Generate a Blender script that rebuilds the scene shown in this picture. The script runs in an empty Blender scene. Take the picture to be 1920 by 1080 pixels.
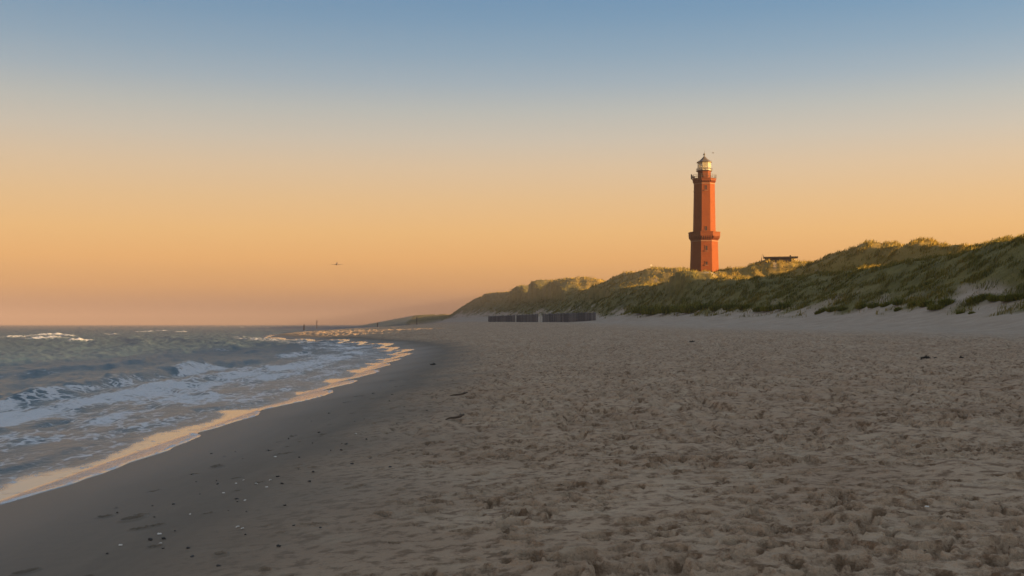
import bpy, bmesh, math, random
import numpy as np
from mathutils import Vector, Matrix
R = math.radians
random.seed(7)
rng = np.random.default_rng(11)
SC = bpy.context.scene
COL = SC.collection

# ------------------------------------------------------------------ camera
F = 2000.0          # focal length in pixels of the 1920 wide photograph
CZ = 2.4            # eye height above sea level
HY = 608.0          # row of the horizon in the photograph
cam_d = bpy.data.cameras.new('camera')
cam_d.sensor_width = 36.0
cam_d.lens = 36.0 * F / 1920.0
cam_d.shift_y = (HY - 540.0) / 1920.0
cam_d.clip_start = 0.1
cam_d.clip_end = 30000.0
cam = bpy.data.objects.new('camera', cam_d)
cam.location = (0, 0, CZ)
cam.rotation_euler = (R(90), 0, 0)
COL.objects.link(cam)
SC.camera = cam

# ------------------------------------------------------------------ sky and sun
SUN_HEAD, SUN_EL = R(108.5), R(7.5)
world = bpy.data.worlds.new('World')
SC.world = world
world.use_nodes = True
wt = world.node_tree
for n in list(wt.nodes): wt.nodes.remove(n)
def srgb(c):
    return tuple(((v/255.0)/12.92 if v/255.0 <= 0.04045 else ((v/255.0+0.055)/1.055)**2.4) for v in c)
wo = wt.nodes.new('ShaderNodeOutputWorld')
bg = wt.nodes.new('ShaderNodeBackground')
tc = wt.nodes.new('ShaderNodeTexCoord')
sp = wt.nodes.new('ShaderNodeSeparateXYZ')
rp = wt.nodes.new('ShaderNodeValToRGB')
wt.links.new(tc.outputs['Generated'], sp.inputs[0])
wt.links.new(sp.outputs['Z'], rp.inputs['Fac'])
stops = [(0.000, (160,124,104)), (0.016, (172,129,102)), (0.034, (218,158,100)), (0.060, (238,175,104)),
         (0.085, (238,184,116)), (0.115, (229,187,134)), (0.145, (217,189,154)), (0.170, (201,188,169)),
         (0.195, (182,182,175)), (0.220, (156,170,179)), (0.245, (134,159,178)), (0.275, (112,147,175)),
         (0.300, (98,138,172)), (0.40, (114,146,174)), (0.60, (146,160,176)), (1.0, (158,167,179))]
el = rp.color_ramp.elements
while len(el) < len(stops): el.new(0.5)
for e, (p, c) in zip(el, stops):
    e.position = p
    e.color = (*srgb(c), 1)
sky = wt.nodes.new('ShaderNodeTexSky')
sky.sky_type = 'NISHITA'
sky.sun_disc = False
sky.sun_elevation = SUN_EL
sky.sun_rotation = SUN_HEAD
sky.dust_density = 2.0
sc1 = wt.nodes.new('ShaderNodeVectorMath'); sc1.operation = 'SCALE'
sc1.inputs['Scale'].default_value = 0.005
wt.links.new(sky.outputs[0], sc1.inputs[0])
sc2 = wt.nodes.new('ShaderNodeVectorMath'); sc2.operation = 'SCALE'
sc2.inputs['Scale'].default_value = 0.288
wt.links.new(rp.outputs[0], sc2.inputs[0])
# the sky is a little brighter on the sun's side than opposite it
dt = wt.nodes.new('ShaderNodeVectorMath'); dt.operation = 'DOT_PRODUCT'
wt.links.new(tc.outputs['Generated'], dt.inputs[0])
dt.inputs[1].default_value = (math.sin(SUN_HEAD), math.cos(SUN_HEAD), 0)
mm = wt.nodes.new('ShaderNodeMath'); mm.operation = 'MULTIPLY_ADD'
wt.links.new(dt.outputs['Value'], mm.inputs[0]); mm.inputs[1].default_value = 0.20*0.204; mm.inputs[2].default_value = 1.05*0.204
wt.links.new(mm.outputs[0], sc2.inputs['Scale'])
ad = wt.nodes.new('ShaderNodeVectorMath'); ad.operation = 'ADD'
wt.links.new(sc1.outputs[0], ad.inputs[0]); wt.links.new(sc2.outputs[0], ad.inputs[1])
wt.links.new(ad.outputs[0], bg.inputs['Color'])
bg.inputs['Strength'].default_value = 1.0
wt.links.new(bg.outputs[0], wo.inputs[0])

sun_d = bpy.data.lights.new('sun', 'SUN')
sun_d.energy = 5.0
sun_d.angle = R(0.5)
sun_d.color = (1.0, 0.62, 0.24)
sun = bpy.data.objects.new('sun', sun_d)
sd = Vector((math.sin(SUN_HEAD)*math.cos(SUN_EL), math.cos(SUN_HEAD)*math.cos(SUN_EL), math.sin(SUN_EL)))
sun.rotation_euler = sd.to_track_quat('Z', 'Y').to_euler()
sun.location = sd * 300
COL.objects.link(sun)

SC.view_settings.view_transform = 'Standard'
SC.view_settings.look = 'None'
SC.view_settings.exposure = 2.3
SC.view_settings.gamma = 1.0
SC.view_settings.use_curve_mapping = False
SC.cycles.use_denoising = True
SC.cycles.max_bounces = 6
SC.cycles.volume_bounces = 1
SC.cycles.sample_clamp_indirect = 8

# ------------------------------------------------------------------ helpers
def tag(o, label=None, cat=None, group=None, kind=None):
    if label: o['label'] = label
    if cat: o['category'] = cat
    if group: o['group'] = group
    if kind: o['kind'] = kind
    return o

def link(o, parent=None):
    COL.objects.link(o)
    if parent is not None: o.parent = parent
    return o

def empty(name, loc, rz=0.0):
    o = bpy.data.objects.new(name, None)
    o.location = loc; o.rotation_euler = (0, 0, rz)
    o.empty_display_size = 0.5
    return link(o)

def obj(name, bm, m, parent=None, smooth=False):
    me = bpy.data.meshes.new(name)
    bm.to_mesh(me); bm.free()
    if smooth:
        me.polygons.foreach_set('use_smooth', [True]*len(me.polygons))
    me.materials.append(m)
    return link(bpy.data.objects.new(name, me), parent)

def share(name, me, parent=None, loc=(0,0,0), rot=(0,0,0), scale=(1,1,1)):
    o = bpy.data.objects.new(name, me)
    o.location = loc; o.rotation_euler = rot; o.scale = scale
    return link(o, parent)

def grid_mesh(name, V, faces, m, attrs=None, smooth=True):
    me = bpy.data.meshes.new(name)
    n = faces.shape[1]
    me.vertices.add(len(V)); me.vertices.foreach_set('co', V.astype(np.float32).ravel())
    me.loops.add(faces.size); me.loops.foreach_set('vertex_index', faces.astype(np.int32).ravel())
    me.polygons.add(len(faces))
    me.polygons.foreach_set('loop_start', (np.arange(len(faces))*n).astype(np.int32))
    me.polygons.foreach_set('use_smooth', np.full(len(faces), smooth))
    me.update(calc_edges=True)
    for k, a in (attrs or {}).items():
        if a.ndim == 1:
            at = me.attributes.new(k, 'FLOAT', 'POINT'); at.data.foreach_set('value', a.astype(np.float32))
        else:
            at = me.attributes.new(k, 'FLOAT_COLOR', 'POINT'); at.data.foreach_set('color', a.astype(np.float32).ravel())
    me.materials.append(m)
    return link(bpy.data.objects.new(name, me))

def box(bm, x0, x1, y0, y1, z0, z1, mat=None):
    vs = [bm.verts.new(p) for p in ((x0,y0,z0),(x1,y0,z0),(x1,y1,z0),(x0,y1,z0),(x0,y0,z1),(x1,y0,z1),(x1,y1,z1),(x0,y1,z1))]
    for f in ((3,2,1,0),(4,5,6,7),(0,1,5,4),(1,2,6,5),(2,3,7,6),(3,0,4,7)): bm.faces.new([vs[i] for i in f])
    if mat is not None: bmesh.ops.transform(bm, matrix=mat, verts=vs)
    return vs

def tube(bm, pts, rad, n=8, cap=True):
    pts = [Vector(p) for p in pts]
    rings = []
    for i, p in enumerate(pts):
        a = pts[max(i-1, 0)]; b = pts[min(i+1, len(pts)-1)]
        t = (b-a).normalized()
        q = t.to_track_quat('Z', 'Y')
        r = rad[i] if isinstance(rad, (list, tuple)) else rad
        rings.append([bm.verts.new(p + q @ Vector((r*math.cos(2*math.pi*k/n), r*math.sin(2*math.pi*k/n), 0))) for k in range(n)])
    for a, b in zip(rings, rings[1:]):
        for k in range(n): bm.faces.new((a[k], a[(k+1)%n], b[(k+1)%n], b[k]))
    if cap:
        bm.faces.new(list(reversed(rings[0]))); bm.faces.new(rings[-1])

def prism(bm, prof, n=8, a0=0.0, cap=True):
    """stacked n-gon rings, prof = [(radius, z)]"""
    rings = []
    for r, z in prof:
        rings.append([bm.verts.new((r*math.sin(a0+2*math.pi*k/n), -r*math.cos(a0+2*math.pi*k/n), z)) for k in range(n)])
    for a, b in zip(rings, rings[1:]):
        for k in range(n): bm.faces.new((a[k], a[(k+1)%n], b[(k+1)%n], b[k]))
    if cap:
        bm.faces.new(list(reversed(rings[0]))); bm.faces.new(rings[-1])

def at(px, py, Y):
    return Vector(((px-960.0)/F*Y, Y, CZ + (HY-py)/F*Y))

# ------------------------------------------------------------------ noise
_perm = rng.permutation(4096)
def _hash(ix, iy, s):
    return _perm[(_perm[(ix + s*131) & 4095] + iy) & 4095]
_ang = rng.random(4096)*2*np.pi
_gx, _gy = np.cos(_ang), np.sin(_ang)
def perlin(x, y, s=0):
    x = np.asarray(x, float); y = np.asarray(y, float)
    x0 = np.floor(x).astype(np.int64); y0 = np.floor(y).astype(np.int64)
    fx = x-x0; fy = y-y0
    u = fx*fx*fx*(fx*(fx*6-15)+10); v = fy*fy*fy*(fy*(fy*6-15)+10)
    def g(dx, dy):
        h = _hash(x0+dx, y0+dy, s)
        return _gx[h]*(fx-dx) + _gy[h]*(fy-dy)
    a = g(0,0); b = g(1,0); c = g(0,1); d = g(1,1)
    return 1.5*((a+(b-a)*u) + ((c+(d-c)*u) - (a+(b-a)*u))*v)
def fbm(x, y, o=3, s=0):
    t = 0; a = 1.0; f = 1.0
    for k in range(o):
        t = t + a*perlin(x*f, y*f, s+k*7); a *= 0.5; f *= 2.03
    return t
def sst(a, b, x):
    t = np.clip((x-a)/(b-a), 0, 1)
    return t*t*(3-2*t)

# ------------------------------------------------------------------ layout of the coast (world metres, y runs away along the beach)
SH = np.array([(-400,-2),(-60,-6),(0,-6.7),(60,-7.4),(90,-9.6),(120,-16),(150,-28),(192,-46),(240,-54),(282,-57.5),(400,-68),(686,-89),(1200,-112),(3000,-160)], float)
TOE = np.array([(-600,46),(0,43),(88,42),(105,41),(130,39),(155,37),(190,34),(250,29),(310,24),(450,9),(650,-18),(850,-46),(1000,-66),(1100,-78),(1300,-108),(2500,-200)], float)
CRE = np.array([(-600,66),(0,59),(118,57),(145,56.5),(182,54.6),(212,51),(250,45),(340,39),(430,33),(620,12.4),(900,-27),(1020,-51),(1100,-71),(1300,-100),(2500,-190)], float)
CZH = np.array([(-600,13.5),(0,12.5),(118,11.9),(145,11.0),(182,10.9),(212,11.4),(250,12.9),(340,14.3),(430,16.6),(620,21.0),(760,25.5),(900,26.2),(1020,16.7),(1060,12.0),(1100,9.5),(1130,8.2),(1180,10.0),(1230,9.0),(1280,5.0),(2500,3.0)], float)
def smooth_interp(y, T):
    s = 9.0 + 0.03*np.abs(y)
    return (np.interp(y-s, T[:,0], T[:,1]) + 2*np.interp(y, T[:,0], T[:,1]) + np.interp(y+s, T[:,0], T[:,1]))/4
def shore(y): return smooth_interp(y, SH)

# rounded swash tongues along the water's edge
_t = -60.0; TONG = []
while _t < 420:
    w = random.uniform(5.5, 11.0) * (1 + max(_t, 0)/130.0)
    TONG.append((_t, w, random.uniform(0.25, 1.0))); _t += w*0.86
TN = np.array(TONG)
def lobes(y):
    out = np.full(np.shape(y), -0.55)
    for y0, w, h in TONG:
        q = (y-y0)/w
        m = (q > 0) & (q < 1)
        b = (4*np.clip(q,0,1)*(1-np.clip(q,0,1)))**0.55
        sc = min(0.75 + max(y0, 0)/75.0, 2.2)
        out = np.where(m, np.maximum(out, (-0.55 + (0.6+1.3*h)*b)*sc), out)
    return out

def beach_z(x, y):
    d = x - shore(y)
    dp = np.maximum(d, 0)
    z = np.where(d < 0, 0.16*np.maximum(d, -16), 0.95*(1-np.exp(-dp/6.0)) + 0.022*np.minimum(dp, 62))
    z = z + 0.0042*np.maximum(y-150, 0)*sst(8, 62, d)
    return z

MOUNDS = [  # px, py, distance, half width across, half width along the view, flatness
    (1728,442,182,3.0,6.0), (1762,447,176,3.2,5.0), (1800,450,170,5.0,5.0), (1652,448,205,5.2,8.0), (1625,458,210,6.0,8.0), (1700,452,196,4.0,6.0), (1855,443,150,3.2,5.0), (1905,437,140,5.0,8.0),
    (1590,478,235,7.0,9.0), (1515,486,262,4.0,6.0), (1470,480.5,272,6.5,6.0), (1440,482.5,274,4.0,6.0), (1400,496,292,6.5,8.0), (1372,499,290,4.0,6.0),
    (1340,503,262,4.5,6.0), (1312,502,258,8.0,6.0), (1466,481.5,258,8.0,4.0), (1262,497,372,8.0,12.0), (1232,500,378,7.0,9.0), (1203,505,390,7.0,10.0), (1290,502,365,5.0,9.0),
    (1092,517,500,7.5,14.0), (1070,519,520,7.0,14.0), (1030,522,575,9.5,16.0), (1112,520,490,5.0,10.0), (990,533,640,10,18.0), (930,547,800,9,20.0), (804,588,1180,15,30.0), (790,592,1180,9,24.0), (836,588,1100,14,30.0)]
def ground(x, y, detail=True):
    """height, dune coordinate u (0 toe, 1 crest)"""
    zb = beach_z(x, y)
    xt = smooth_interp(y, TOE); xc = smooth_interp(y, CRE); h = smooth_interp(y, CZH)
    wob = 1.6*fbm(x/23, y/23, 3, 3)
    u = (x + wob*np.clip((x-xt+8)/10,0,1) - xt)/np.maximum(xc-xt, 6)
    # foot apron of blown sand, then the face, then a lower hinterland
    up = np.clip(u, 0, 1)
    face = 0.16*sst(-0.55, 0.35, u) + 0.84*(0.55*up**1.5 + 0.45*sst(0.1, 1.0, u))
    back = 1 - 0.27*sst(1.0, 2.6, u)
    f = face*back
    z = zb + np.maximum(h - zb, 0)*f
    bz = np.zeros(np.shape(x)); kb = 0.55
    for px, py, Y, a, b in MOUNDS:
        p = at(px, py, Y)
        th = math.atan2(p.x, p.y); c, s = math.cos(th), math.sin(th)
        a = a*1.4; lx = (x-p.x)*c - (y-p.y)*s; ly = (x-p.x)*s + (y-p.y)*c
        q = (lx/a)**2 + (ly/b)**2
        bz = bz + np.exp(np.maximum(p.z - 0.95 - 2.0*np.where(q < 1, q, 2*np.sqrt(q)-1), -20)/kb)
    bz = kb*np.log(bz)
    dz = np.maximum(z, bz) 
    near = np.clip(1-np.abs(z-bz)/2.0, 0, 1)
    z = np.where((u > 0.7) | (y > 1040), dz + 0.25*near*near, z)
    if detail:
        dn = sst(0.05, 0.6, u)
        rid = 1-np.abs(perlin((x+y*0.35)/13, (y-x*0.25)/19, 21))
        z = z + dn*(0.55*fbm(x/9, y/13, 3, 5) + 0.9*(rid-0.65)*sst(0.2,0.5,u)*(1-0.6*sst(0.8,1.0,u)) + 0.10*perlin(x/1.3, y/1.6, 9))
        z = z + sst(1.0, 1.3, u)*(0.26*fbm(x/3.0, y/7.0, 2, 25) + 0.14*perlin(x/1.1, y/1.8, 27))
        z = z + sst(-0.8, 0.0, u)*(1-sst(0.3,0.6,u))*0.22*fbm(x/5, y/7, 2, 15)
        # wide low swells of the dry beach
        d = x-shore(y)
        z = z + sst(7, 16, d)*(1-dn)*0.05*fbm(x/6.0, y/4.0, 2, 31)
    return z, u

def ray_ground(px, py):
    """first point of the ground seen through a pixel"""
    lo, hi = 4.0, 1500.0
    for _ in range(3):
        Y = np.geomspace(lo, hi, 260)
        z, _u = ground((px-960.0)/F*Y, Y)
        below = CZ + (HY-py)/F*Y < z
        k = int(np.argmax(below)) if below.any() else len(Y)-1
        lo, hi = Y[max(k-1, 0)], Y[k]
    return at(px, py, hi)

# ------------------------------------------------------------------ materials
def mat(name):
    m = bpy.data.materials.new(name); m.use_nodes = True
    nt = m.node_tree
    for n in list(nt.nodes): nt.nodes.remove(n)
    o = nt.nodes.new('ShaderNodeOutputMaterial')
    b = nt.nodes.new('ShaderNodeBsdfPrincipled')
    nt.links.new(b.outputs[0], o.inputs['Surface'])
    return m, nt, b, o
def N(nt, t, **kw):
    n = nt.nodes.new(t)
    for k, v in kw.items():
        if k in n.inputs: n.inputs[k].default_value = v
        else: setattr(n, k, v)
    return n
def noise(nt, scale, detail=4, rough=0.55, vec=None):
    n = N(nt, 'ShaderNodeTexNoise'); n.inputs['Scale'].default_value = scale
    n.inputs['Detail'].default_value = detail; n.inputs['Roughness'].default_value = rough
    if vec is not None: nt.links.new(vec, n.inputs['Vector'])
    return n.outputs['Fac']
def ramp(nt, fac, stops):
    r = N(nt, 'ShaderNodeValToRGB')
    e = r.color_ramp.elements
    while len(e) < len(stops): e.new(0.5)
    for q, (p, c) in zip(e, stops):
        q.position = p; q.color = (*c, 1) if len(c) == 3 else c
    nt.links.new(fac, r.inputs['Fac'])
    return r.outputs['Color']
def mix(nt, fac, a, b):
    m = N(nt, 'ShaderNodeMix'); m.data_type = 'RGBA'
    for s, v in ((0, fac), (6, a), (7, b)):
        if hasattr(v, 'is_linked') or hasattr(v, 'links'): nt.links.new(v, m.inputs[s])
        else: m.inputs[s].default_value = v if s == 0 else (*v, 1)
    return m.outputs[2]
def math_(nt, op, a, b=0.0, c=None):
    m = N(nt, 'ShaderNodeMath'); m.operation = op
    for i, v in enumerate((a, b) if c is None else (a, b, c)):
        if hasattr(v, 'links'): nt.links.new(v, m.inputs[i])
        else: m.inputs[i].default_value = v
    return m.outputs[0]
def maprange(nt, v, a, b, c=0.0, d=1.0):
    m = N(nt, 'ShaderNodeMapRange'); m.interpolation_type = 'SMOOTHSTEP'
    nt.links.new(v, m.inputs[0])
    for i, x in enumerate((a, b, c, d)): m.inputs[i+1].default_value = x
    return m.outputs[0]
def bump(nt, b, h, strength, dist):
    n = N(nt, 'ShaderNodeBump'); n.inputs['Strength'].default_value = strength; n.inputs['Distance'].default_value = dist
    nt.links.new(h, n.inputs['Height']); nt.links.new(n.outputs[0], b.inputs['Normal'])
    return n
def attr(nt, name):
    a = N(nt, 'ShaderNodeAttribute'); a.attribute_name = name
    return a
def plain(name, c, rough=0.7, var=0.25, scale=6.0, metal=0.0):
    m, nt, b, o = mat(name)
    pos = N(nt, 'ShaderNodeTexCoord').outputs['Object']
    f = noise(nt, scale, 5, 0.6, pos)
    lo = tuple(v*(1-var) for v in c); hi = tuple(min(1, v*(1+var)) for v in c)
    nt.links.new(ramp(nt, f, [(0.3, lo), (0.7, hi)]), b.inputs['Base Color'])
    b.inputs['Roughness'].default_value = rough; b.inputs['Metallic'].default_value = metal
    bump(nt, b, f, 0.25, 0.02)
    return m

def sand_material():
    m, nt, b, o = mat('beach_sand')
    geo = N(nt, 'ShaderNodeNewGeometry').outputs['Position']
    wet = attr(nt, 'wet').outputs['Fac']; grs = attr(nt, 'grass').outputs['Fac']; dun = attr(nt, 'blown').outputs['Fac']
    big = noise(nt, 0.55, 4, 0.6, geo); mid = noise(nt, 7.0, 6, 0.65, geo); fine = noise(nt, 160, 3, 0.7, geo)
    dry = ramp(nt, big, [(0.3, (0.40,0.272,0.174)), (0.55, (0.495,0.350,0.230)), (0.75, (0.55,0.405,0.275))])
    dry = mix(nt, math_(nt, 'MULTIPLY', maprange(nt, mid, 0.46, 0.64), 0.85), dry, (0.175,0.104,0.056))  # brown flecks: turned-up damp sand, with the shade of dents put into the colour
    dry = mix(nt, math_(nt, 'MULTIPLY', maprange(nt, noise(nt, 1.7, 3, 0.6, geo), 0.56, 0.7), 0.45), dry, (0.56,0.425,0.29))
    pale = ramp(nt, big, [(0.3, (0.37,0.285,0.21)), (0.7, (0.47,0.37,0.28))])
    dry = mix(nt, dun, dry, pale)
    damp = ramp(nt, mid, [(0.3, (0.145,0.114,0.084)), (0.7, (0.168,0.132,0.097))])
    sm = N(nt, 'ShaderNodeMapping'); sm.inputs['Scale'].default_value = (2.4, 0.22, 1.0)
    nt.links.new(geo, sm.inputs['Vector'])
    damp = mix(nt, maprange(nt, noise(nt, 1.0, 5, 0.6, sm.outputs[0]), 0.45, 0.68, 0.0, 0.5), damp, (0.195,0.154,0.113))
    c = mix(nt, math_(nt, 'MINIMUM', wet, 1.0), dry, damp)
    # wet band right behind the water
    c = mix(nt, maprange(nt, wet, 1.2, 2.0), c, (0.11,0.089,0.068))
    gcol = ramp(nt, noise(nt, 0.35, 5, 0.65, geo), [(0.3, (0.098,0.085,0.020)), (0.55, (0.178,0.146,0.040)), (0.75, (0.24,0.19,0.06))])
    gcol = mix(nt, math_(nt, 'MULTIPLY', attr(nt, 'sunlit_top').outputs['Fac'], 0.6), gcol, (0.30,0.185,0.035))  # sunlit gold of the dune tops painted into the ground colour
    c = mix(nt, grs, c, gcol)
    spk = maprange(nt, fine, 0.35, 0.75, 0.86, 1.12)
    mul = N(nt, 'ShaderNodeVectorMath'); mul.operation = 'SCALE'
    nt.links.new(c, mul.inputs[0]); nt.links.new(spk, mul.inputs['Scale'])
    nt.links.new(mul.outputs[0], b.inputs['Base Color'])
    nt.links.new(maprange(nt, wet, 0.6, 2.0, 0.92, 0.45), b.inputs['Roughness'])
    b.inputs['Specular IOR Level'].default_value = 0.25
    h = math_(nt, 'ADD', math_(nt, 'MULTIPLY', noise(nt, 22, 5, 0.65, geo), 1.0), math_(nt, 'MULTIPLY', noise(nt, 7, 3, 0.6, geo), 1.2))
    bn = bump(nt, b, h, 0.6, 0.06)
    nt.links.new(maprange(nt, wet, 0.0, 1.0, 0.75, 0.05), bn.inputs['Strength'])
    return m

def sea_material():
    m, nt, b, o = mat('sea_water')
    geo = N(nt, 'ShaderNodeNewGeometry').outputs['Position']
    foam = attr(nt, 'foam').outputs['Fac']; film = attr(nt, 'film').outputs['Fac']
    mp = N(nt, 'ShaderNodeMapping'); mp.inputs['Scale'].default_value = (1.0, 0.40, 1.0)
    nt.links.new(geo, mp.inputs['Vector'])
    v = mp.outputs[0]
    n1 = noise(nt, 1.5, 6, 0.68, v); n2 = noise(nt, 6.0, 4, 0.65, v)
    vo = N(nt, 'ShaderNodeTexVoronoi'); vo.feature = 'DISTANCE_TO_EDGE'; vo.inputs['Scale'].default_value = 2.6
    wv = N(nt, 'ShaderNodeVectorMath'); wv.operation = 'ADD'
    nv = N(nt, 'ShaderNodeTexNoise'); nv.inputs['Scale'].default_value = 2.0
    nt.links.new(v, nv.inputs['Vector']); nt.links.new(v, wv.inputs[0]); nt.links.new(nv.outputs['Color'], wv.inputs[1])
    nt.links.new(wv.outputs[0], vo.inputs['Vector'])
    lace = maprange(nt, vo.outputs['Distance'], 0.0, 0.22, 0.30, -0.06)
    nn = math_(nt, 'ADD', math_(nt, 'ADD', math_(nt, 'MULTIPLY', n1, 1.1), math_(nt, 'MULTIPLY', n2, 0.7)), math_(nt, 'SUBTRACT', lace, 0.45))
    thr = math_(nt, 'SUBTRACT', math_(nt, 'ADD', foam, nn), 1.0)          # foam 0..1 against noise
    fm = maprange(nt, thr, -0.14, 0.20)
    # water body
    b.inputs['Base Color'].default_value = (0.040, 0.066, 0.080, 1)
    b.inputs['Roughness'].default_value = 0.10
    b.inputs['IOR'].default_value = 1.333
    wb = N(nt, 'ShaderNodeBump'); wb.inputs['Distance'].default_value = 0.07
    hb = math_(nt, 'ADD', noise(nt, 3.2, 6, 0.66, v), math_(nt, 'MULTIPLY', noise(nt, 9.0, 3, 0.6, v), 0.35))
    nt.links.new(hb, wb.inputs['Height'])
    nt.links.new(math_(nt, 'SUBTRACT', 0.85, math_(nt, 'MULTIPLY', film, 0.82)), wb.inputs['Strength'])
    nt.links.new(wb.outputs[0], b.inputs['Normal'])
    wetc = mix(nt, film, (0.040,0.066,0.080), (0.36,0.34,0.33))  # pale film colour: fine foam, with the reflected sky painted in
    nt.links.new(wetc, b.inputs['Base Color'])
    nt.links.new(attr(nt, 'chop').outputs['Fac'], b.inputs['Roughness'])
    fb = N(nt, 'ShaderNodeBsdfPrincipled')
    fb.inputs['Base Color'].default_value = (0.60, 0.59, 0.60, 1); fb.inputs['Roughness'].default_value = 0.7
    fbm_ = N(nt, 'ShaderNodeBump'); fbm_.inputs['Distance'].default_value = 0.09; fbm_.inputs['Strength'].default_value = 0.9
    nt.links.new(nn, fbm_.inputs['Height']); nt.links.new(fbm_.outputs[0], fb.inputs['Normal'])
    ms = N(nt, 'ShaderNodeMixShader')
    nt.links.new(fm, ms.inputs[0]); nt.links.new(b.outputs[0], ms.inputs[1]); nt.links.new(fb.outputs[0], ms.inputs[2])
    nt.links.new(ms.outputs[0], o.inputs['Surface'])
    return m

def blade_material():
    m, nt, b, o = mat('marram_grass')
    c = attr(nt, 'tint').outputs['Color']
    nt.links.new(c, b.inputs['Base Color'])
    b.inputs['Roughness'].default_value = 0.75
    b.inputs['Specular IOR Level'].default_value = 0.2
    tr = N(nt, 'ShaderNodeBsdfTranslucent'); nt.links.new(c, tr.inputs['Color'])
    ms = N(nt, 'ShaderNodeMixShader'); ms.inputs[0].default_value = 0.3
    nt.links.new(b.outputs[0], ms.inputs[1]); nt.links.new(tr.outputs[0], ms.inputs[2])
    nt.links.new(ms.outputs[0], o.inputs['Surface'])
    return m

def brick_material(name, c1, c2, mortar):
    m, nt, b, o = mat(name)
    tcd = N(nt, 'ShaderNodeTexCoord').outputs['Object']
    sx = N(nt, 'ShaderNodeSeparateXYZ'); nt.links.new(tcd, sx.inputs[0])
    ang = math_(nt, 'ARCTAN2', sx.outputs[1], sx.outputs[0])
    cmb = N(nt, 'ShaderNodeCombineXYZ')
    nt.links.new(math_(nt, 'MULTIPLY', ang, 3.4), cmb.inputs[0]); nt.links.new(sx.outputs[2], cmb.inputs[1])
    br = N(nt, 'ShaderNodeTexBrick')
    nt.links.new(cmb.outputs[0], br.inputs['Vector'])
    br.inputs['Scale'].default_value = 1.0; br.inputs['Brick Width'].default_value = 0.26; br.inputs['Row Height'].default_value = 0.085
    br.inputs['Mortar Size'].default_value = 0.008
    br.inputs['Color1'].default_value = (*c1, 1); br.inputs['Color2'].default_value = (*c2, 1); br.inputs['Mortar'].default_value = (*mortar, 1)
    wv = noise(nt, 0.5, 5, 0.6, tcd)
    col = mix(nt, maprange(nt, wv, 0.45, 0.75, 0.0, 0.55), br.outputs['Color'], tuple(v*0.6 for v in c1))
    nt.links.new(col, b.inputs['Base Color'])
    b.inputs['Roughness'].default_value = 0.85
    b.inputs['Specular IOR Level'].default_value = 0.2
    bump(nt, b, br.outputs['Fac'], 0.3, -0.01)
    return m

M_SAND = sand_material()
M_SEA = sea_material()
M_BLADE = blade_material()
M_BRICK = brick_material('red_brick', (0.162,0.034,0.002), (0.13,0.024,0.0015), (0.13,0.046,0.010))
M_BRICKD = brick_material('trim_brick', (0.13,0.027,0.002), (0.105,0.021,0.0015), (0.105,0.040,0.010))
M_STONE = plain('pale_stone', (0.19,0.08,0.035), 0.8, 0.15, 3)
M_DARKM = plain('dark_iron', (0.045,0.035,0.03), 0.6, 0.3, 5)
M_ROOF = plain('roof_copper', (0.075,0.058,0.040), 0.45, 0.35, 2)
M_WHITE = plain('cream_paint', (0.40,0.35,0.27), 0.5, 0.1, 4)
M_PANE = plain('window_pane', (0.02,0.018,0.02), 0.15, 0.2, 4)
M_WOOD = plain('weathered_timber', (0.17,0.15,0.135), 0.9, 0.35, 2.5)
M_WOODP = plain('pale_timber', (0.50,0.44,0.36), 0.85, 0.2, 3)
M_WOODD = plain('tarred_timber', (0.035,0.026,0.02), 0.8, 0.3, 2)
M_PLANE = plain('aircraft_paint', (0.10,0.07,0.05), 0.5, 0.15, 2)
M_GULL = plain('gull_feathers', (0.05,0.045,0.04), 0.8, 0.2, 8)
M_PEB = plain('dark_pebble', (0.035,0.029,0.025), 0.7, 0.4, 30)
M_SHELL = plain('shell_white', (0.62,0.57,0.50), 0.5, 0.2, 40)
M_WEED = plain('dried_seaweed', (0.03,0.023,0.016), 0.8, 0.4, 20)
M_HUMP = plain('hump_shade', (0.10,0.07,0.048), 0.9, 0.4, 12)  # dark colour for the shaded sides of low sand humps
M_FRP = None

# ------------------------------------------------------------------ the beach and dunes: one sheet
def radial_rows(r0, r1, k, mn, frac):
    r = [r0]
    while r[-1] < r1:
        q = r[-1]
        r.append(q + min(max(q*q*k, mn), frac*q))
    return np.array(r)
def az_cols(lo, hi, n, coarse):
    inner = np.linspace(R(lo), R(hi), n)
    left = np.linspace(-math.pi, R(lo), coarse, endpoint=False)
    right = np.linspace(R(hi), math.pi, coarse+1)[1:]
    return np.concatenate([left, inner, right])

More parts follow.
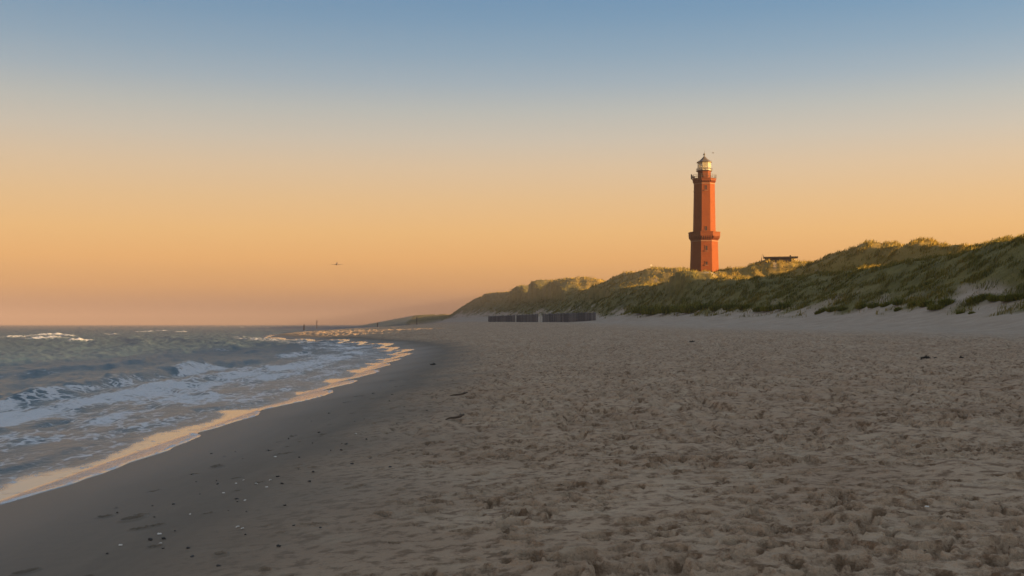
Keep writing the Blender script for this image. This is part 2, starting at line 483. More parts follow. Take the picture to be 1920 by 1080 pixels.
# trodden sand: footprints and scuffs stamped into a fine height map
HX0, HX1, HY0, HY1, HC = -5.0, 33.0, 4.0, 62.0, 0.016
nx = int((HX1-HX0)/HC); ny = int((HY1-HY0)/HC)
HM = np.zeros((ny, nx), np.float32)
def stamp_prints(n, l0, l1, d0, d1, sign):
    y = HY0 + (HY1-HY0)*rng.random(n)**1.35
    x = HX0 + (HX1-HX0)*rng.random(n)
    edge = -1.7 + 0.9*fbm(np.full(n, 0.3), y/5.0, 2, 41)
    dens = fbm(x/1.9, y/2.8, 3, 43)
    inview = np.abs(x) < 0.58*y + 2.5
    keep = inview & (rng.random(n) < np.maximum(np.clip(0.60 + 1.1*dens, 0.08, 1)*np.clip((x-edge)/1.8, 0.0, 1)**1.2, 0.022*(x > -4.4)))
    x, y = x[keep], y[keep]
    m = len(x)
    ang = rng.random(m)*math.pi
    t = rng.random(m)**1.5
    L = l0 + (l1-l0)*t; W = L*(0.42+0.4*rng.random(m))
    dep = (d0 + (d1-d0)*t)*(0.7+0.6*rng.random(m))
    rn = int(1.75*l1/HC)
    oy, ox = np.mgrid[-rn:rn+1, -rn:rn+1]
    for i in range(m):
        cx = int((x[i]-HX0)/HC); cy = int((y[i]-HY0)/HC)
        if cx < rn or cy < rn or cx >= nx-rn or cy >= ny-rn: continue
        c, s = math.cos(ang[i]), math.sin(ang[i])
        fx = ox*HC - ((x[i]-HX0)-cx*HC); fy = oy*HC - ((y[i]-HY0)-cy*HC)
        a = (fx*c+fy*s)/L[i]; b_ = (-fx*s+fy*c)/W[i]
        q = np.sqrt(a*a+b_*b_)
        H = HM[cy-rn:cy+rn+1, cx-rn:cx+rn+1]
        if sign < 0:
            H *= (1-0.7*np.exp(-q**4))
            H += -dep[i]*np.exp(-(q**5)) + (0.006+0.16*dep[i])*np.exp(-((q-1.28)/0.24)**2)
        else:
            H += dep[i]*np.exp(-(q**4))
stamp_prints(24000, 0.07, 0.13, 0.07, 0.17, -1)
stamp_prints(85000, 0.035, 0.075, 0.05, 0.12, -1)
stamp_prints(26000, 0.015, 0.04, 0.010, 0.028, 1)
HM = np.where(HM > 0, 0.036*np.tanh(HM/0.036), 0.16*np.tanh(HM/0.16)).astype(np.float32)

def hm_sample(x, y):
    fx = (x-HX0)/HC; fy = (y-HY0)/HC
    ok = (fx > 1) & (fy > 1) & (fx < nx-2) & (fy < ny-2)
    ix = np.clip(fx.astype(int), 0, nx-2); iy = np.clip(fy.astype(int), 0, ny-2)
    tx = np.clip(fx-ix, 0, 1); ty = np.clip(fy-iy, 0, 1)
    v = (HM[iy,ix]*(1-tx)+HM[iy,ix+1]*tx)*(1-ty) + (HM[iy+1,ix]*(1-tx)+HM[iy+1,ix+1]*tx)*ty
    return np.where(ok, v, 0.0)

def build_ground():
    rr = np.concatenate([np.linspace(1.2, 5.0, 20, endpoint=False), radial_rows(5.0, 1700, 1/5200.0, 0.017, 0.0125)])
    rr = np.concatenate([[0.3, 0.6, 0.9], rr])
    aa = az_cols(-28, 28, 780, 50)
    A, Rr = np.meshgrid(aa, rr)
    x = (np.sin(A)*Rr); y = (np.cos(A)*Rr)
    x = x.ravel(); y = y.ravel(); r = Rr.ravel()
    z, u = ground(x, y)
    d = x - shore(y)
    edge = d - 5.0 - 0.9*fbm(np.full(len(y), 0.3), y/5.0, 2, 41)
    dryness = sst(-2.0, 2.6, edge)
    toe = 1-sst(-1.3, -0.35, u)
    z = z + hm_sample(x, y)
    # rough dry sand everywhere, coarser with distance
    am = dryness*toe
    z = z + am*(0.022*fbm(x/0.75, y/0.75, 2, 51)*(r < 60) + 0.010*perlin(x/0.28, y/0.28, 57)*(r < 30))
    z = z + am*sst(9, 22, r)*(1-sst(60, 90, r))*(0.30*np.minimum(perlin(x/0.36, y/0.62, 65), 0.02) + 0.035*fbm(x/1.1, y/1.8, 2, 67))
    far = sst(40, 65, r)*am
    z = z + far*(0.48*np.minimum(perlin(x/0.55, y/1.3, 61), 0.02) + 0.09*perlin(x/2.3, y/5.0, 63))*np.clip(150/np.maximum(r, 150), 0.3, 1)
    # faint run-off relief on the damp strip
    z = z + (1-dryness)*sst(0.3, 3, d)*0.006*fbm(x/1.5, y/3.5, 2, 71)
    wetv = np.where(d > -1, (1-dryness)*1.0 + (1-sst(0.2, 4.2, d - lobes(y)*0.6)), 2.0)
    g = sst(0.12, 0.44, u + 0.24*fbm(x/5, y/8, 3, 81) + 0.05*perlin(x/1.7, y/2.2, 83))
    blow = sst(0.65, 0.85, fbm(x/5+3, y/9, 3, 87))*(u > 1.1)
    g = g*(1-0.8*blow)
    g = np.maximum(g, (y > 1040)*sst(1.0, 3.0, z-beach_z(x, y)))
    bl = sst(-1.5, -0.3, u)
    n0, n1 = len(rr), len(aa)
    idx = np.arange(n0*n1).reshape(n0, n1)
    q = np.stack([idx[:-1,:-1], idx[:-1,1:], idx[1:,1:], idx[1:,:-1]], -1).reshape(-1, 4)[:, ::-1]
    o = grid_mesh('beach', np.stack([x, y, z], 1), q, M_SAND, {'wet': wetv, 'grass': g, 'blown': bl, 'sunlit_top': sst(0.85, 1.2, u)})
    tag(o, 'trodden sandy beach rising into grassy dunes', kind='structure')
    return o
build_ground()

# ------------------------------------------------------------------ the sea: one sheet to the horizon
FARB = [(92,629,3.2,10), (85,636,2.4,8), (125,632,1.6,4), (210,627,2.0,3.5), (270,623,2.4,9), (305,621,2.2,7), (340,623,1.4,6), (455,614,2.0,8), (500,614,2.0,7), (150,640,1.2,5), (30,633,1.2,8)]
def build_sea():
    rr = radial_rows(7.0, 6000, 1/2400.0, 0.05, 0.015)
    aa = az_cols(-28.5, -2, 520, 40)
    A, Rr = np.meshgrid(aa, rr)
    x = (np.sin(A)*Rr).ravel(); y = (np.cos(A)*Rr).ravel(); r = Rr.ravel()
    sh = shore(y); d = x - sh; dl = d - lobes(y) - 0.16*fbm(x/1.2, y/1.6, 2, 99)
    fade = sst(3.0, 9.0, -d)
    lod = np.clip(60/np.maximum(r, 60), 0.0, 1)
    w1 = 1.8*fbm(x/16, y/30, 2, 101)
    ph = (d + w1*1.6)/6.2*2*math.pi
    sw = ((0.5+0.5*np.sin(ph))**2.0 - 0.35)*(0.55+0.8*perlin(x/11, y/16, 103))
    z = fade*0.17*sw
    z = z + fade*(0.085*fbm((x+0.12*y)/1.7, y/5.0, 2, 107) + 0.065*1.35*(0.4-np.abs(perlin((x+0.1*y)/1.1, y/3.4, 109)))*2)*sst(0.0, 0.5, lod+0.3)
    z = z + fade*0.10*perlin(x/4.0, y/12.0, 111)*(r > 90)
    z = z + sst(1.8, 4.0, -d)*0.040*fbm(x/0.55, y/1.5, 2, 113)*(r < 110)
    z = z + sst(1.8, 3.0, -d)*(1-fade)*0.09*fbm(x/1.1, y/3.2, 2, 117)
    foam = 0.34*sst(0.9, 1.4, -dl)*(1-sst(5.0, 8.5, -d)) - 0.06
    foam = foam + 0.34*fbm(x/1.8, y/4.6, 2, 119)*sst(1.6, 2.2, -dl)*(1-sst(7, 10, -d))
    foam = foam + 0.30*perlin(x/0.7, y/7.0, 121)*sst(1.8, 2.6, -dl)*(1-sst(8, 11, -d))
    # small bore running up the beach
    dc = -3.0 + 0.7*fbm(np.full(len(y), .7), y/7, 2, 123)
    t = d - dc
    hb = np.clip(0.5 + 1.0*perlin(np.full(len(y), 5.7), y/8, 125), 0, 1)
    z = z + 0.13*hb*np.where(t < 0, np.exp(-(t/0.9)**2), np.exp(-(t/0.22)**2))
    foam = foam + 0.35*hb*np.where(t < 0, np.exp(-(t/1.0)**2), np.exp(-(t/0.35)**2))
    # the breakers
    for off, H, sd_, y0, y1 in ((-8.2, 0.42, 131, 12, 130), (-5.3, 0.17, 133, 14, 110), (-15.5, 0.30, 137, 30, 210), (-24, 0.22, 141, 20, 320)):
        dc = off + 1.7*fbm(np.full(len(y), .2), y/24, 2, sd_) + 0.25*perlin(x*0+3, y/3.5, sd_+1)
        t = d - dc
        hv = H*np.clip(0.65 + 0.75*perlin(np.full(len(y), 1.7), y/30, sd_+2), 0.05, 1.1)*sst(y0-8, y0+4, y)*(1-sst(y1-20, y1+20, y))
        prof = np.where(t < 0, np.exp(-(t/1.7)**2), np.exp(-(t/0.62)**2))
        z = z + hv*prof*(1+0.22*perlin(x/0.9, y/2.6, sd_+3))
        spill = np.clip(0.1 + 1.5*perlin(np.full(len(y), 8.3), y/11, sd_+5) + (0.45 if off > -9 else 0.0), 0, 1)*np.clip(hv/0.22, 0, 1)*(1.0 if off > -12 else 0.45)
        foam = foam + spill*(0.85*np.exp(-((t-0.5)/0.55)**2) + (0.22*np.exp(-((t-1.8)/1.2)**2) if off > -9 else 0))
    # sunlit rollers far out
    for px, py, a, L in FARB:
        Y = CZ*F/(py-HY); X = (px-960)/F*Y
        e = np.exp(-((x-X)/a)**2 - ((y-Y)/L)**2)
        z = z + 0.50*e*(0.8+0.5*perlin(x/1.6, y/3, 151)); foam = foam + 0.72*np.clip(e*1.6-0.25, 0, 1)
    wc = perlin(x/5, y/9, 161)
    foam = foam + 0.45*sst(0.74, 0.9, wc)*sst(12, 25, -d)*(r > 60)
    foam = foam - 0.5*sst(165, 230, y)*(1-sst(10, 20, -d))
    # thin swash sheet sliding over the sand
    zb = beach_z(x, y)
    filmh = np.where(dl < 0, 0.018*sst(0.0, 1.6, -dl)+0.002*np.clip(-dl/0.1, 0, 1), -0.09*np.clip(dl/0.3, 0, 1))
    zs = zb + filmh + 0.012
    bore = 0.05*sst(1.7, 2.1, -dl)
    z = np.where(d > -6, np.maximum(z + bore*(1-fade), zs), z)
    z = np.where(dl > 0.0, zs, z)
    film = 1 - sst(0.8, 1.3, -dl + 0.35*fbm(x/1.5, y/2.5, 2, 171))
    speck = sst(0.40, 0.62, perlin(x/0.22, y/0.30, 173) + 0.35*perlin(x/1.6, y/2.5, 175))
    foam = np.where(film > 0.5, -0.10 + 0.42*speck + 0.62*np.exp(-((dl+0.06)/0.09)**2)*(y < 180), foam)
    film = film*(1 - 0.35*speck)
    n0, n1 = len(rr), len(aa)
    idx = np.arange(n0*n1).reshape(n0, n1)
    q = np.stack([idx[:-1,:-1], idx[:-1,1:], idx[1:,1:], idx[1:,:-1]], -1).reshape(-1, 4)[:, ::-1]
    land = (dl > 1.2) & (r < 1500)
    q = q[~land[q].all(1)]
    used = np.unique(q); remap = np.full(n0*n1, -1); remap[used] = np.arange(len(used))
    V = np.stack([x, y, z], 1)[used]
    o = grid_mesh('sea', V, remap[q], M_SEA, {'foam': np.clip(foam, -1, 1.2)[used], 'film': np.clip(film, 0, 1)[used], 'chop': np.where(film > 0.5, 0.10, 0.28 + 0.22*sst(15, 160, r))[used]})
    tag(o, 'grey blue sea with breaking waves and foam', kind='structure')
build_sea()

# ------------------------------------------------------------------ marram grass on the dunes
def blades(x, y, z, length, width, lean, heading, seedcol):
    """two-segment pointed blades"""
    n = len(x)
    hx, hy = np.cos(heading), np.sin(heading)
    ph = rng.random(n)*2*np.pi
    wx, wy = np.cos(ph)*width/2, np.sin(ph)*width/2
    up1 = length*0.55*np.cos(lean*0.6); f1 = length*0.55*np.sin(lean*0.6)
    up2 = up1 + length*0.45*np.cos(lean*1.5); f2 = f1 + length*0.45*np.sin(lean*1.5)
    P = np.empty((n, 5, 3))
    P[:,0] = np.stack([x-wx, y-wy, z-0.08], 1); P[:,1] = np.stack([x+wx, y+wy, z-0.08], 1)
    P[:,2] = np.stack([x+hx*f1+wx*.8, y+hy*f1+wy*.8, z+up1], 1); P[:,3] = np.stack([x+hx*f1-wx*.8, y+hy*f1-wy*.8, z+up1], 1)
    P[:,4] = np.stack([x+hx*f2, y+hy*f2, z+up2], 1)
    base = np.arange(n)[:,None]*5
    T = np.concatenate([base+np.array([[0,1,2]]), base+np.array([[0,2,3]]), base+np.array([[3,2,4]])], 0)
    return P.reshape(-1,3), T, np.repeat(seedcol, 5, 0)
def blade_cols(n, straw_sun):
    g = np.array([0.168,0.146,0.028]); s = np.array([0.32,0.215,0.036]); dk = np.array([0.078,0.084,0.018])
    t = np.clip(straw_sun + 0.25*rng.standard_normal(n), 0, 1)[:,None]
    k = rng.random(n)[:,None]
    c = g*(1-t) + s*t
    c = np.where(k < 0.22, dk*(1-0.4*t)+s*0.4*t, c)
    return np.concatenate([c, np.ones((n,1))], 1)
def build_grass():
    n = 1500000
    a = R(-6) + (R(31)-R(-6))*rng.random(n)
    r = np.exp(np.log(80) + (np.log(1150)-np.log(80))*rng.random(n)**1.15)
    x = np.sin(a)*r; y = np.cos(a)*r
    z, u = ground(x, y)
    clump = fbm(x/2.2, y/2.8, 2, 201)
    g = sst(0.12, 0.44, u + 0.24*fbm(x/5, y/8, 3, 81) + 0.05*perlin(x/1.7, y/2.2, 83))
    blow = sst(0.65, 0.85, fbm(x/5+3, y/9, 3, 87))*(u > 1.1)
    lim = np.where(u < 1.25, 0.9, 0.95)*(u < 3.5)
    keep = rng.random(n) < g*(1-0.9*blow)*lim*np.clip(0.30+1.5*clump, 0.07, 1)
    x, y, z, r, clump, u = [v[keep] for v in (x, y, z, r, clump, u)]
    m = 190000
    if len(x) > m:
        s = rng.permutation(len(x))[:m]
        x, y, z, r, clump, u = [v[s] for v in (x, y, z, r, clump, u)]
    k = len(x)
    L = (0.30 + 0.45*rng.random(k))*(0.85+0.8*np.clip(clump, -0.5, 1))*np.clip(r/160, 1, 1.3)*(1-0.15*sst(0.75, 1.0, u))
    W = np.clip(0.00045*r, 0.045, 0.25)*(0.7+0.6*rng.random(k))
    lean = 0.35 + 0.75*rng.random(k)
    head = R(10) + 0.9*rng.standard_normal(k)
    straw_sun = 0.14 + 0.42*fbm(x/11, y/14, 2, 211) + 0.55*sst(0.85, 1.15, u)  # last term paints the sun's gold into the blades on the crest
    P, T, C = blades(x, y, z, L, W, lean, head, blade_cols(k, straw_sun))
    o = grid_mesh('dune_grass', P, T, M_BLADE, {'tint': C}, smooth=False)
    tag(o, 'windblown marram grass covering the dune slopes', 'grass', kind='stuff')
build_grass()

# separate green tufts at the foot of the dune
def tuft_mesh(k, nb, w, h):
    a = rng.random(nb)*2*np.pi; rad = w*np.sqrt(rng.random(nb))
    x, y = np.cos(a)*rad, np.sin(a)*rad*0.7
    z = np.zeros(nb)
    L = h*(0.55+0.55*rng.random(nb))*(1-0.45*(rad/w)**2)
    lean = 0.2 + 0.9*rad/w*rng.random(nb) + 0.15
    head = np.where(rng.random(nb) < 0.55, R(20)+0.6*rng.standard_normal(nb), a)
    c = blade_cols(nb, np.full(nb, 0.05 + 0.12*(k % 3)))
    c[:, :3] *= np.array([1.0, 1.12, 1.0])
    P, T, C = blades(x, y, z, L, np.full(nb, 0.075), lean, head, c)
    o = grid_mesh('grass_tuft', P, T, M_BLADE, {'tint': C}, smooth=False)
    me = o.data
    bpy.data.objects.remove(o)
    return me
TUFTS = [tuft_mesh(k, 420, w, h) for k, (w, h) in enumerate(((1.1,1.15),(0.8,0.95),(1.5,1.3),(0.6,0.7)))]
TUFT_POS = [(1205,586,2,1.2),(1228,588,2,1.3),(1252,586,2,1.3),(1278,584,2,1.2),(1300,585,2,1.3),(1322,580,0,1.3),(1345,581,1,1.2),(1372,580,0,1.2),(1398,579,1,1.2),(1425,583,0,1.0),(1445,582,2,1.0),
            (1472,578,0,1.3),(1536,588,3,1.0),(1545,584,1,.9),(1562,583,1,1.0),(1580,581,3,1.0),(1618,577,1,1.0),(1640,576,0,.9),(1662,574,1,.9),(1690,570,0,.9),(1716,574,1,.9),(1738,573,1,1.0),(1757,579,2,.75),(1775,570,0,.9),
            (1832,566,1,1.0),(1848,560,1,.9),(1870,563,0,.8),(1895,563,0,.9),(1912,560,1,.9),(1684,582,3,.8),(1800,588,3,.6),(1822,588,3,.5)]
ORD = 'first second third fourth fifth sixth seventh eighth ninth tenth eleventh twelfth thirteenth fourteenth fifteenth sixteenth'.split()
TUFT_POS.sort()
for i, (px, py, k, s) in enumerate(TUFT_POS):
    half = len(TUFT_POS)//2
    if i < half: where = 'leftmost tuft' if i == 0 else ORD[i] + ' tuft from the left end'
    else: where = 'rightmost tuft' if i == len(TUFT_POS)-1 else ORD[len(TUFT_POS)-1-i] + ' tuft from the right edge'
    p = ray_ground(px, py)
    sc = s*max(1.0, p.y/150)
    o = share('grass_tuft', TUFTS[k], None, (p.x, p.y, p.z-0.05), (0, 0, random.uniform(-0.5, 0.5)), (sc, sc, sc))
    tag(o, 'dark green marram on pale sand at the dune foot, ' + where, 'grass tuft', 'marram tufts along the dune foot')

# ------------------------------------------------------------------ lighthouse
LD = 300.0
LS = LD/F
lp = at(1320.5, HY, LD)
A0 = R(-12.9)
def lz(py): return CZ + (HY-py)*LS
def build_lighthouse():
    zg = float(ground(np.array([lp.x]), np.array([lp.y]))[0][0]) - 0.6
    root = empty('lighthouse', (lp.x, lp.y, zg), -math.atan2(lp.x, lp.y))
    tag(root, 'tall octagonal red brick lighthouse with two corbelled galleries behind the dune crest', 'lighthouse')
    def Z(py): return lz(py) - zg
    def part(name, prof, m, a0=A0, n=8, parent=root, cap=True):
        bm = bmesh.new(); prism(bm, prof, n, a0, cap); return obj(name, bm, m, parent)
    base = part('lower_tower', [(4.45, 0.0), (4.45, 1.2), (4.18, 1.35), (3.84, Z(454))], M_BRICK)
    part('string_course', [(3.80, Z(454)), (3.95, Z(454)+0.02), (3.95, Z(452.4)), (3.86, Z(452.2))], M_STONE)
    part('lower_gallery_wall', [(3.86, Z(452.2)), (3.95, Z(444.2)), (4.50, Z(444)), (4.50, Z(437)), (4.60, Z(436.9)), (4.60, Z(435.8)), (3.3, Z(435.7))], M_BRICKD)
    up = part('upper_tower', [(3.22, Z(436.5)), (2.97, Z(346.5))], M_BRICK)
    part('string_course', [(2.94, Z(346.5)), (3.05, Z(346.4)), (3.05, Z(345)), (2.98, Z(344.9))], M_STONE)
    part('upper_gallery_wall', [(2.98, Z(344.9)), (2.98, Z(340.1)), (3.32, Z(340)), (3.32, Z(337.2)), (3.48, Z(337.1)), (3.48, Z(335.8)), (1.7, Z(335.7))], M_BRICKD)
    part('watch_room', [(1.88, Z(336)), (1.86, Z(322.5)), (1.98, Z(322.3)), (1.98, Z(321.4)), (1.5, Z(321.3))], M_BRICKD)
    # corbels
    def corbels(R0, R1, z0, z1, per, w):
        bm = bmesh.new()
        dp = R1*math.cos(R(22.5)) - R0*math.cos(R(22.5))
        vs = [bm.verts.new(p) for p in ((-w/2,0.05,0),(w/2,0.05,0),(w/2,-dp,z1-z0),(-w/2,-dp,z1-z0),(-w/2,0.05,z1-z0),(w/2,0.05,z1-z0),(w/2,-dp,(z1-z0)*0.62),(-w/2,-dp,(z1-z0)*0.62))]
        for f in ((0,1,6,7),(7,6,2,3),(3,2,5,4),(0,7,3),(0,3,4),(1,2,6),(1,5,2)): bm.faces.new([vs[i] for i in f])
        me = bpy.data.meshes.new('corbel'); bm.to_mesh(me); bm.free(); me.materials.append(M_BRICK)
        for k in range(8):
            ph = A0 + R(22.5) + k*R(45)
            ap = R0*math.cos(R(22.5)); half = R0*math.sin(R(22.5))
            for j in range(per):
                t = -half + (j+0.5)*2*half/per
                share('corbel', me, root, (math.sin(ph)*ap + math.cos(ph)*t, -math.cos(ph)*ap + math.sin(ph)*t, z0), (0,0,ph))
    corbels(3.90, 4.48, Z(451.8), Z(444.02), 5, 0.26)
    corbels(2.98, 3.31, Z(344.7), Z(340.02), 4, 0.24)
    # windows on alternate faces
    def window(py0, py1, r, k, w=0.5):
        ph = A0 + R(22.5) + k*R(45)
        ap = r*math.cos(R(22.5))
        z0, z1 = Z(py1), Z(py0)
        M = Matrix.Rotation(ph, 4, 'Z') @ Matrix.Translation((0, -ap, 0))
        bm = bmesh.new()
        t = 0.16
        for a in ((-w/2-t,-w/2,-0.05,0.35,z0,z1),(w/2,w/2+t,-0.05,0.35,z0,z1),(-w/2-t,w/2+t,-0.07,0.35,z1,z1+t),(-w/2-t-.1,w/2+t+.1,-0.16,0.35,z0-0.14,z0)):
            box(bm, *a, mat=M)
        win = obj('window', bm, M_BRICK, root)
        bm = bmesh.new(); box(bm, -w/2, w/2, 0.0, 0.06, z0, z1, mat=M); obj('pane', bm, M_PANE, win)
        bm = bmesh.new(); box(bm, -w/2-t-.14, w/2+t+.14, -0.2, 0.0, z0-0.26, z0-0.142, mat=M); obj('sill', bm, M_STONE, win)
    for k in (0, 2, 4, 6):
        for py0, py1, r, w in ((349.8,358,3.0,0.46),(426,434,3.215,0.52),(462.5,471,3.92,0.52),(492,497.5,4.06,0.5)):
            window(py0, py1, r, k, w)
    # railings
    def railing(r, z, h, npost, m):
        pts = [(r*math.sin(A0+R(45)*k), -r*math.cos(A0+R(45)*k)) for k in range(8)]
        bm = bmesh.new()
        for f in (1.0, 0.55):
            for k in range(8):
                a, b = pts[k], pts[(k+1)%8]
                tube(bm, [(*a, z+h*f), (*b, z+h*f)], 0.035, 5)
        rail = obj('railing', bm, m, root)
        bm = bmesh.new(); tube(bm, [(0,0,0),(0,0,h+0.03)], 0.04, 5)
        me = bpy.data.meshes.new('rail_post'); bm.to_mesh(me); bm.free(); me.materials.append(m)
        for k in range(8):
            a, b = pts[k], pts[(k+1)%8]
            for j in range(npost):
                t = j/npost
                share('rail_post', me, rail, (a[0]+(b[0]-a[0])*t, a[1]+(b[1]-a[1])*t, z))
    railing(3.42, Z(335.8), 1.1, 3, M_DARKM)
    part('lantern_deck', [(1.9, Z(321.4)), (2.32, Z(321.2)), (2.32, Z(320.2)), (1.8, Z(320.1))], M_DARKM)
    railing(2.26, Z(320.2), 0.62, 2, M_DARKM)
    # equipment box and lamp on the lower railing, seaward side
    bm = bmesh.new(); box(bm, -3.72, -3.36, -0.35, 0.05, Z(335.8), Z(326.5)); box(bm, -3.3, -2.6, -0.3, 0.0, Z(334), Z(330.5)); obj('signal_box', bm, M_DARKM, root)
    # lantern
    zl0, zl1 = Z(320.1), Z(305.2)
    part('lantern_sill', [(1.96, zl0), (1.96, zl0+0.22), (1.82, zl0+0.24)], M_WHITE)
    rl = 1.86
    pts = [(rl*math.sin(A0+R(45)*k), -rl*math.cos(A0+R(45)*k)) for k in range(8)]
    gm, nt, b, o = mat('lantern_glass')
    b.inputs['Base Color'].default_value = (0.42,0.36,0.24,1); b.inputs['Roughness'].default_value = 0.12
    tr = N(nt, 'ShaderNodeBsdfTransparent'); ms = N(nt, 'ShaderNodeMixShader'); ms.inputs[0].default_value = 0.42
    nt.links.new(tr.outputs[0], ms.inputs[1]); nt.links.new(b.outputs[0], ms.inputs[2]); nt.links.new(ms.outputs[0], o.inputs['Surface'])
    for k in range(8):
        a, c = pts[k], pts[(k+1)%8]
        bm = bmesh.new(); tube(bm, [(*a, zl0+0.2), (*a, zl1)], 0.05, 6); obj('mullion', bm, M_WHITE, root)
        bm = bmesh.new()
        ph = A0 + R(22.5) + k*R(45)
        M = Matrix.Rotation(ph, 4, 'Z') @ Matrix.Translation((0, -rl*math.cos(R(22.5)), 0))
        wv = rl*math.sin(R(22.5)) - 0.05
        box(bm, -wv, wv, -0.015, 0.015, zl0+0.24, zl1-0.02, mat=M)
        obj('lantern_pane', bm, gm, root)
    bm = bmesh.new(); prism(bm, [(0.35, zl0+0.1), (0.62, zl0+0.6), (0.74, (zl0+zl1)/2), (0.62, zl1-0.45), (0.3, zl1-0.1)], 12, 0); obj('lens', bm, plain('bronze_lens', (0.09,0.05,0.03), 0.3, 0.2, 4), root, True)
    rf = part('roof', [(1.80, zl1), (2.22, zl1+0.02), (2.24, zl1+0.16), (1.55, zl1+0.55), (0.9, zl1+1.08), (0.36, zl1+1.62), (0.28, zl1+1.75)], M_ROOF)
    bm = bmesh.new(); prism(bm, [(0.16, zl1+1.74), (0.15, zl1+2.15), (0.30, zl1+2.2), (0.32, zl1+2.5), (0.12, zl1+2.62)], 10, 0); obj('vent_ball', bm, M_DARKM, rf)
    bm = bmesh.new(); tube(bm, [(0,0,zl1+2.6),(0,0,zl1+3.6)], [0.045,0.02], 6); obj('lightning_rod', bm, M_DARKM, rf)
    return root
build_lighthouse()

# ------------------------------------------------------------------ flat roofed shelter on the dune top
def build_shelter():
    p = at(1463, 486, 268); th = -math.atan2(p.x, p.y)
    root = empty('dune_shelter', (p.x, p.y, p.z-0.9), th)
    tag(root, 'low dark flat roofed shelter on the dune top right of the lighthouse', 'hut')
    k = 268/F
    bm = bmesh.new(); box(bm, -31*k, 32*k, -1.6, 1.8, 1.15, 1.47); obj('roof', bm, M_WOODD, root)
    bm = bmesh.new(); box(bm, -27*k, 20*k, -1.2, 1.5, -0.6, 1.148); obj('wall', bm, M_WOODD, root)
    bm = bmesh.new(); box(bm, 17*k, 19.5*k, -0.3, 0.3, 1.472, 1.85); obj('vent', bm, M_WOODD, root)
    bm = bmesh.new(); box(bm, -31*k, -29.8*k, -1.55, -1.4, 1.472, 1.8); obj('corner_post', bm, M_WOODD, root)
    q = at(1428, 487, 270)
    bm = bmesh.new(); tube(bm, [(-0.12,0,-0.9),(0,0,0.3),(0.12,0,1.0),(0.30,0,1.35),(0.40,0,1.36)], [0.075,0.07,0.055,0.045,0.04], 6)
    o = obj('bent_post', bm, M_DARKM); o.location = q
    tag(o, 'thin bent post beside the flat roofed dune shelter', 'post')
    q = at(1221, 500, 384)
    bm = bmesh.new(); tube(bm, [(0,0,-1.0),(0,0,0.55)], 0.06, 6); box(bm, -0.32, 0.32, -0.03, 0.03, 0.25, 0.72)
    o = obj('notice_board', bm, M_WOODP); o.location = q
    tag(o, 'tiny pale board on a post on the dune crest left of the lighthouse', 'sign')
build_shelter()

# ------------------------------------------------------------------ timber sea wall at the dune foot
def plank_mesh(w, d, h, seed):
    r = random.Random(seed)
    bm = bmesh.new()
    vs = box(bm, -w/2, w/2, -d/2, d/2, -1.6, h)
    for v in vs[4:]: v.co.z += r.uniform(-0.16, 0.16)
    bmesh.ops.bevel(bm, geom=[e for e in bm.edges if abs(e.verts[0].co.z-e.verts[1].co.z) > 0.5], offset=0.04, segments=1, affect='EDGES')
    me = bpy.data.meshes.new('plank'); bm.to_mesh(me); bm.free(); me.materials.append(M_WOOD)
    return me
PLANKS = [plank_mesh(0.62, 0.16, 2.25, s) for s in range(5)]
_nt = M_WOOD.node_tree
_b = next(n for n in _nt.nodes if n.type == 'BSDF_PRINCIPLED')
_oi = N(_nt, 'ShaderNodeObjectInfo'); _sc = N(_nt, 'ShaderNodeVectorMath'); _sc.operation = 'SCALE'
_src = _b.inputs['Base Color'].links[0].from_socket
_nt.links.new(_src, _sc.inputs[0]); _nt.links.new(maprange(_nt, _oi.outputs['Random'], 0.0, 1.0, 0.6, 1.1), _sc.inputs['Scale'])
_nt.links.new(_sc.outputs[0], _b.inputs['Base Color'])
def palisade(a, b, za, zb, step, label):
    a = Vector(a); b = Vector(b); L = (b-a).length; n = int(L/step)
    d = (b-a).normalized(); rz = math.atan2(d.y, d.x)
    root = empty('timber_palisade', (a.x, a.y, 0))
    tag(root, label, 'palisade', 'timber palisades below the dune')
    for i in range(n+1):
        p = a.lerp(b, i/n)
        z = za + (zb-za)*i/n
        off = 0.05*math.sin(i*2.4)
        share('plank', random.choice(PLANKS), root, (p.x-a.x - d.y*off, p.y-a.y + d.x*off, z + random.uniform(-0.08, 0.08)), (random.uniform(-.02,.02), 0, rz + random.uniform(-0.05, 0.05)))
    bm = bmesh.new()
    M = Matrix.Translation((0,0,0))
    va = Vector((0,0,za+1.7)); vb = Vector((b.x-a.x, b.y-a.y, zb+1.7))
    nrm = Vector((d.y, -d.x, 0))*0.16
    tube(bm, [va+nrm, vb+nrm], 0.09, 6)
    obj('waling_beam', bm, M_WOOD, root)
A1 = at(1116, 600, 290); B1 = at(1018, 600, 322)
A2 = at(1008, 600, 326); B2 = at(916, 600, 400)
palisade((A1.x, A1.y), (B1.x, B1.y), at(0,597.5,290).z-0.55, at(0,602,322).z-0.1, 0.70, 'dark weathered timber palisade at the dune foot, the nearer right one')
palisade((A2.x, A2.y), (B2.x, B2.y), at(0,602,326).z-0.1, at(0,602,400).z-0.5, 0.74, 'hazy timber palisade at the dune foot, the farther left one')

